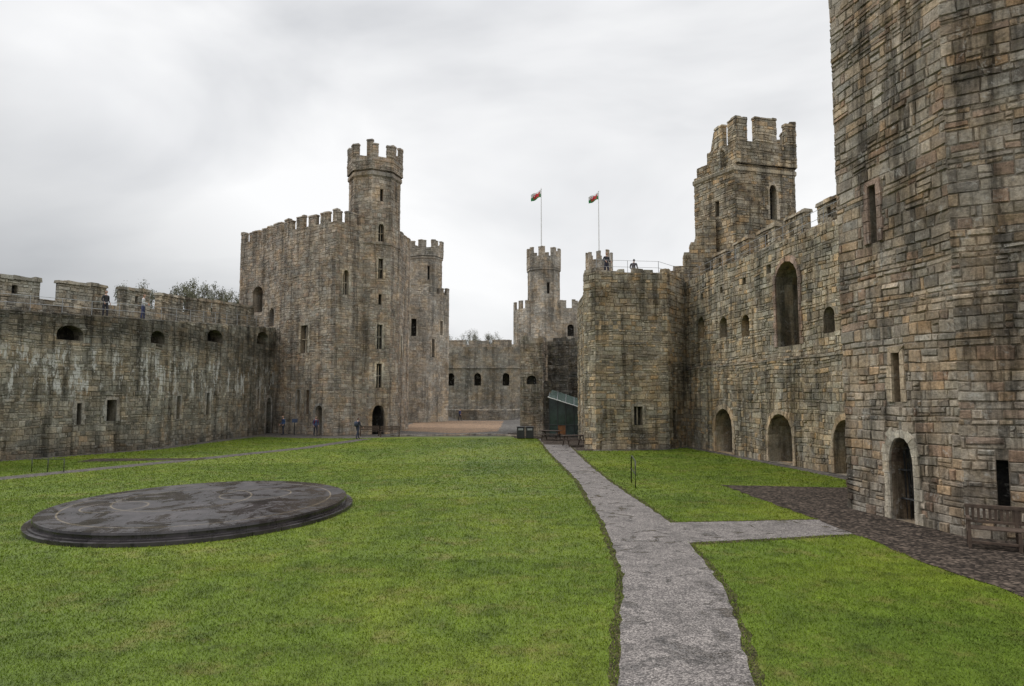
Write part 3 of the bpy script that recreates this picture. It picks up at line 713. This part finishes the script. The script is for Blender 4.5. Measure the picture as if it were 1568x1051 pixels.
# ------------------------------------------------------------------ people
def person(name,loc,rz,jacket,trousers,hair,stride=.0,arm=.0,bag=None,scale=1.,lean=0):
    mats=[plain(name+'_jacket',jacket,.8,0,.15),plain(name+'_trousers',trousers,.8,0,.15),plain(name+'_skin',(.5,.3,.22),.6,0,.05),plain(name+'_hair',hair,.6,0,.2),plain(name+'_shoes',(.03,.03,.03),.6)]
    s=stride
    V=[((0,0,.95),(.15,.11)),((0,-.01,1.12),(.135,.10)),((0,-.02-lean*.3,1.32),(.17,.115)),((0,-.02-lean*.5,1.47),(.075,.07)),((0,-.03-lean*.6,1.55),(.055,.055))]
    E=[(0,1),(1,2),(2,3),(3,4)]; lab=[0,0,0,2]
    for sg in (-1,1):
        st=s*sg; n=len(V)
        V+= [((.1*sg,0,.88),(.1,.1)),((.1*sg,-st*.55-.02,.5),(.068,.068)),((.1*sg,-st*.9+abs(st)*.1,.1),(.048,.048)),((.11*sg,-st*.9-.15,.045),(.045,.035))]
        E+= [(0,n),(n,n+1),(n+1,n+2),(n+2,n+3)]; lab+=[1,1,1,4]
        n=len(V); a=-st*.6
        V+= [((.19*sg,-.02-lean*.4,1.42),(.068,.068)),((.25*sg,.03-a*.3-lean*.4,1.14),(.05,.05)),((.24*sg,-.06-a*.9-arm*.25-lean*.4,.92+arm*.2),(.034,.034)),((.235*sg,-.085-a-arm*.32-lean*.4,.85+arm*.22),(.034,.022))]
        E+= [(2,n),(n,n+1),(n+1,n+2),(n+2,n+3)]; lab+=[0,0,0,2]
    me=bpy.data.meshes.new('t'); me.from_pydata([v[0] for v in V],E,[]); o=bpy.data.objects.new('t',me); COL.objects.link(o)
    md=o.modifiers.new('s','SKIN'); md.use_smooth_shade=True
    for i,v in enumerate(V): me.skin_vertices[0].data[i].radius=v[1]; me.skin_vertices[0].data[i].use_root=(i==0)
    ss=o.modifiers.new('u','SUBSURF'); ss.levels=1
    bpy.context.view_layer.update(); ev=o.evaluated_get(bpy.context.evaluated_depsgraph_get()); em=ev.to_mesh()
    vs=[tuple(v.co) for v in em.vertices]; g=G_(); g.mats=list(mats)
    def near(p):
        best=9; k=0
        for (a,c),l in zip(E,lab):
            A=Vector(V[a][0]); C=Vector(V[c][0]); d=C-A; t=max(0,min(1,(p-A).dot(d)/d.dot(d))); q=(p-A-d*t).length
            if q<best: best=q; k=l
        return 1 if (k==0 and p.z<.9 and abs(p.x)<.17) else k
    for p in em.polygons:
        g.f.append(tuple(p.vertices)); g.m.append(near(p.center))
    g.v=vs; ev.to_mesh_clear(); bpy.data.objects.remove(o)
    hy=-.05-lean*.7; hz=1.665
    n=14; v=[]; f=[]
    for i in range(n+1):
        ph=math.pi*i/n; 
        for k in range(n):
            a=6.2832*k/n; x=.076*math.sin(ph)*math.cos(a); y=.094*math.sin(ph)*math.sin(a); z=.115*math.cos(ph)
            if z<0: x*=1+z*2.2; y*=1+z*1.2
            if y<0 and abs(x)<.02 and -.035<z<.02: y-=.02
            v.append((x,y+hy,z+hz))
    for i in range(n):
        for k in range(n): j=(k+1)%n; f.append((i*n+k,(i+1)*n+k,(i+1)*n+j,i*n+j))
    for q in f:
        cy=sum(v[i][1] for i in q)/4-hy; cz=sum(v[i][2] for i in q)/4-hz
        g.add([v[i] for i in q],[(0,1,2,3)],mats[3] if (cz>.05 or (cy>.02 and cz>-.07)) else mats[2])
    for sg in (-1,1):
        g.tube([(sg*.07,hy,hz-.03),(sg*.088,hy+.01,hz),(sg*.075,hy+.005,hz+.03)],[.008,.013,.008],mats[2],n=6)
        g.tube([(sg*.03,hy-.083,hz+.008),(sg*.03,hy-.09,hz+.008)],[.011,.007],mats[4],n=6)
    g.tube([(-.022,hy-.083,hz-.055),(.022,hy-.083,hz-.055)],.006,mats[0],n=5)
    for hb in [i for i in range(len(V)) if V[i][1]==(.034,.022)]:
        h=Vector(V[hb][0]); sg=1 if h.x>0 else -1
        for q,(dy,ln) in enumerate(((-.03,.07),(-.01,.08),(.01,.075),(.028,.06))):
            g.tube([h+Vector((0,dy,-.01)),h+Vector((-.006*sg,dy,-.02-ln*.5)),h+Vector((-.025*sg,dy,-.02-ln))],[.0095,.009,.007],mats[2],n=5)
        g.tube([h+Vector((-.005*sg,-.025,.02)),h+Vector((-.01*sg,-.055,-.01)),h+Vector((-.015*sg,-.06,-.04))],[.011,.01,.008],mats[2],n=5)
    if bag:
        mb=plain(name+'_bag',bag,.8); g.box((0,.19,1.25),(.3,.17,.42),mb,bev=.05)
        for sg in (-1,1): g.tube([(sg*.11,.12,1.42),(sg*.12,-.02,1.5),(sg*.12,-.15,1.35),(sg*.12,.08,1.1)],.018,mb,n=5)
    o=g.make(name,True,loc,rz); o.scale=(scale,)*3; return o
person('visitor_walking',(-12.75,56.8,.01),2.6,(.03,.035,.05),(.03,.035,.06),(.05,.03,.02),.28,.5,(.04,.05,.08))
person('visitor_standing',(-17.4,60.9,.01),.6,(.04,.055,.12),(.03,.03,.04),(.04,.03,.02),.12,.2,(.5,.03,.03))
person('visitor_standing',(-20.9,62.8,.01),-.8,(.04,.08,.18),(.03,.035,.05),(.2,.12,.06),.1,.4)
person('visitor_standing',(-25.15,46.2,8.72),1.9,(.5,.5,.5),(.05,.06,.14),(.1,.06,.03),.08,.9)
person('visitor_standing',(-26.4,44.,8.62),1.2,(.03,.03,.035),(.03,.03,.04),(.03,.02,.02),.08,.3)
person('visitor_standing',(6.55,46.8,11.75),.4,(.03,.03,.04),(.03,.03,.05),(.03,.02,.02),.1,.8)
person('visitor_standing',(8.6,47.8,11.52),2.8,(.04,.035,.04),(.03,.03,.04),(.02,.02,.02),.1,.9,lean=.35)
person('visitor_walking',(-7.6,100.,.01),1.,(.03,.04,.12),(.03,.03,.04),(.05,.03,.02),.2,.3)
g=G_(); g.tube([(0,0,0),(0,0,1.2)],.04,M_metal); g.box((0,-.03,1.3),(.5,.05,.35),plain('board_blue',(.03,.05,.1),.5)); g.make('information_board',loc=(-20.0,63.2,0),rotz=.4)

# ------------------------------------------------------------------ trees
def leafmat(name,a,c):
    m,nt,bs=new_mat(name); oi=nt.nodes.new('ShaderNodeNewGeometry')
    L(nt,mix(nt,ramp(nt,oi.outputs['Random Per Island'],[(0.,a),(1.,c)]),ramp(nt,noise(nt,pos(nt),.6,4),[(.3,.6),(.7,1.4)]),1,'MULTIPLY'),bs.inputs['Base Color']); bs.inputs['Roughness'].default_value=.6
    return m
M_leaf=leafmat('spring_foliage',(.06,.065,.035),(.15,.15,.08)); M_bark=plain('bark',(.07,.055,.04),.9)
def tree(name,loc,H,Rr,nl=3500,seed=1):
    rg=random.Random(seed); g=G_(); tips=[]
    def br(p,d,l,r,dep):
        q=p+d*l; mid=p+d*l*.5+Vector((rg.uniform(-.1,.1),rg.uniform(-.1,.1),0))*l
        g.tube([p,mid,q],[r,r*.8,r*.6],M_bark,n=5)
        if dep==0: tips.append(q); return
        for i in range(3 if dep>1 else 4):
            nd=(d+Vector((rg.uniform(-.8,.8),rg.uniform(-.8,.8),rg.uniform(-.15,.5)))).normalized()
            br(q,nd,l*rg.uniform(.55,.75),r*.55,dep-1)
            if dep<3: tips.append(p.lerp(q,rg.uniform(.4,1)))
    br(Vector((0,0,0)),Vector((0,0,1)),H*.4,H*.025,4)
    T=np.array([tuple(t) for t in tips])
    mx=T[:,2].max(); rr=np.hypot(T[:,0],T[:,1]).max()
    v=[];f=[]
    for i in range(nl):
        t=tips[rg.randrange(len(tips))]; p=t+Vector((rg.gauss(0,.45),rg.gauss(0,.45),rg.gauss(0,.35)))
        u=Vector((rg.gauss(0,1),rg.gauss(0,1),rg.gauss(0,1))).normalized(); w=u.orthogonal().normalized(); s=rg.uniform(.06,.12)*H/14
        n=len(v); v+=[p+u*s,p+w*s*.7,p-u*s,p-w*s*.7]; f.append((n,n+1,n+2,n+3))
    g.add(v,f,M_leaf); o=g.make(name,False,loc)
    o.scale=(Rr/rr,Rr/rr,H/mx); return o
for i,(X,Y,H,Rr) in enumerate(((-43.5,90,19.,4.),(-37.7,90,17.9,3.4),(-50,90,18.3,3.6),(-39.6,96,17.8,3.))):
    tree('tree',(X,Y,0),H,Rr,8000,i+3)
for i,(X,H) in enumerate(((-14.,17.2),(-10,17.9),(-6.,17.4),(-2.6,16.6))):
    tree('tree',(X,158,.9),H-.2,4.5,6000,i+20)

# ------------------------------------------------------------------ world, sun, camera
w=bpy.data.worlds.new('World'); scene.world=w; w.use_nodes=True; nt=w.node_tree; nt.nodes.clear()
out=nt.nodes.new('ShaderNodeOutputWorld')
sky=nt.nodes.new('ShaderNodeTexSky'); sky.sky_type='NISHITA'; sky.sun_disc=False
sky.sun_elevation=math.radians(48); sky.sun_rotation=math.radians(-60)
b1=nt.nodes.new('ShaderNodeBackground'); b1.inputs[1].default_value=.08; L(nt,sky.outputs[0],b1.inputs[0])
tc=nt.nodes.new('ShaderNodeTexCoord'); mp=nt.nodes.new('ShaderNodeMapping'); mp.inputs['Scale'].default_value=(1,1,2.2); L(nt,tc.outputs['Generated'],mp.inputs[0])
n1=noise(nt,mp.outputs[0],1.9,5,.5,.4)
c=ramp(nt,n1,[(.34,(.68,.69,.71)),(.5,(.86,.865,.875)),(.64,(1.,1.,1.))])
sp=nt.nodes.new('ShaderNodeSeparateXYZ'); L(nt,tc.outputs['Generated'],sp.inputs[0])
az=math_(nt,'ADD',math_(nt,'MULTIPLY',sp.outputs[0],.7),math_(nt,'MULTIPLY',sp.outputs[2],1.1))
c=mix(nt,c,ramp(nt,math_(nt,'ADD',az,.55),[(.0,(.33,.34,.355)),(.2,(.44,.45,.465)),(.42,(.76,.765,.77)),(.6,(1.03,1.03,1.03))]),1,'MULTIPLY')
zr=ramp(nt,sp.outputs[2],[(.0,1.),(.5,1.),(.85,2.1)])
c=mix(nt,c,zr,1,'MULTIPLY')
b2=nt.nodes.new('ShaderNodeBackground'); b2.inputs[1].default_value=1.0; L(nt,c,b2.inputs[0])
ad=nt.nodes.new('ShaderNodeMixShader'); ad.inputs[0].default_value=.94; L(nt,b1.outputs[0],ad.inputs[1]); L(nt,b2.outputs[0],ad.inputs[2]); L(nt,ad.outputs[0],out.inputs[0])
sl=bpy.data.lights.new('sun','SUN'); sl.energy=1.35; sl.angle=math.radians(14); sl.color=(1,.975,.94)
so=bpy.data.objects.new('sun',sl); COL.objects.link(so)
d=Vector((-.62,.2,.75)).normalized(); so.rotation_euler=d.to_track_quat('Z','Y').to_euler(); so.location=(-20,10,60)

cam=bpy.data.cameras.new('camera'); cam.lens=24; cam.sensor_width=36; cam.clip_end=5000
co=bpy.data.objects.new('camera',cam); COL.objects.link(co); co.location=(0,0,3.5); co.rotation_euler=(math.radians(94.5),0,0)
scene.camera=co
scene.view_settings.view_transform='Standard'; scene.view_settings.look='None'; scene.view_settings.exposure=0
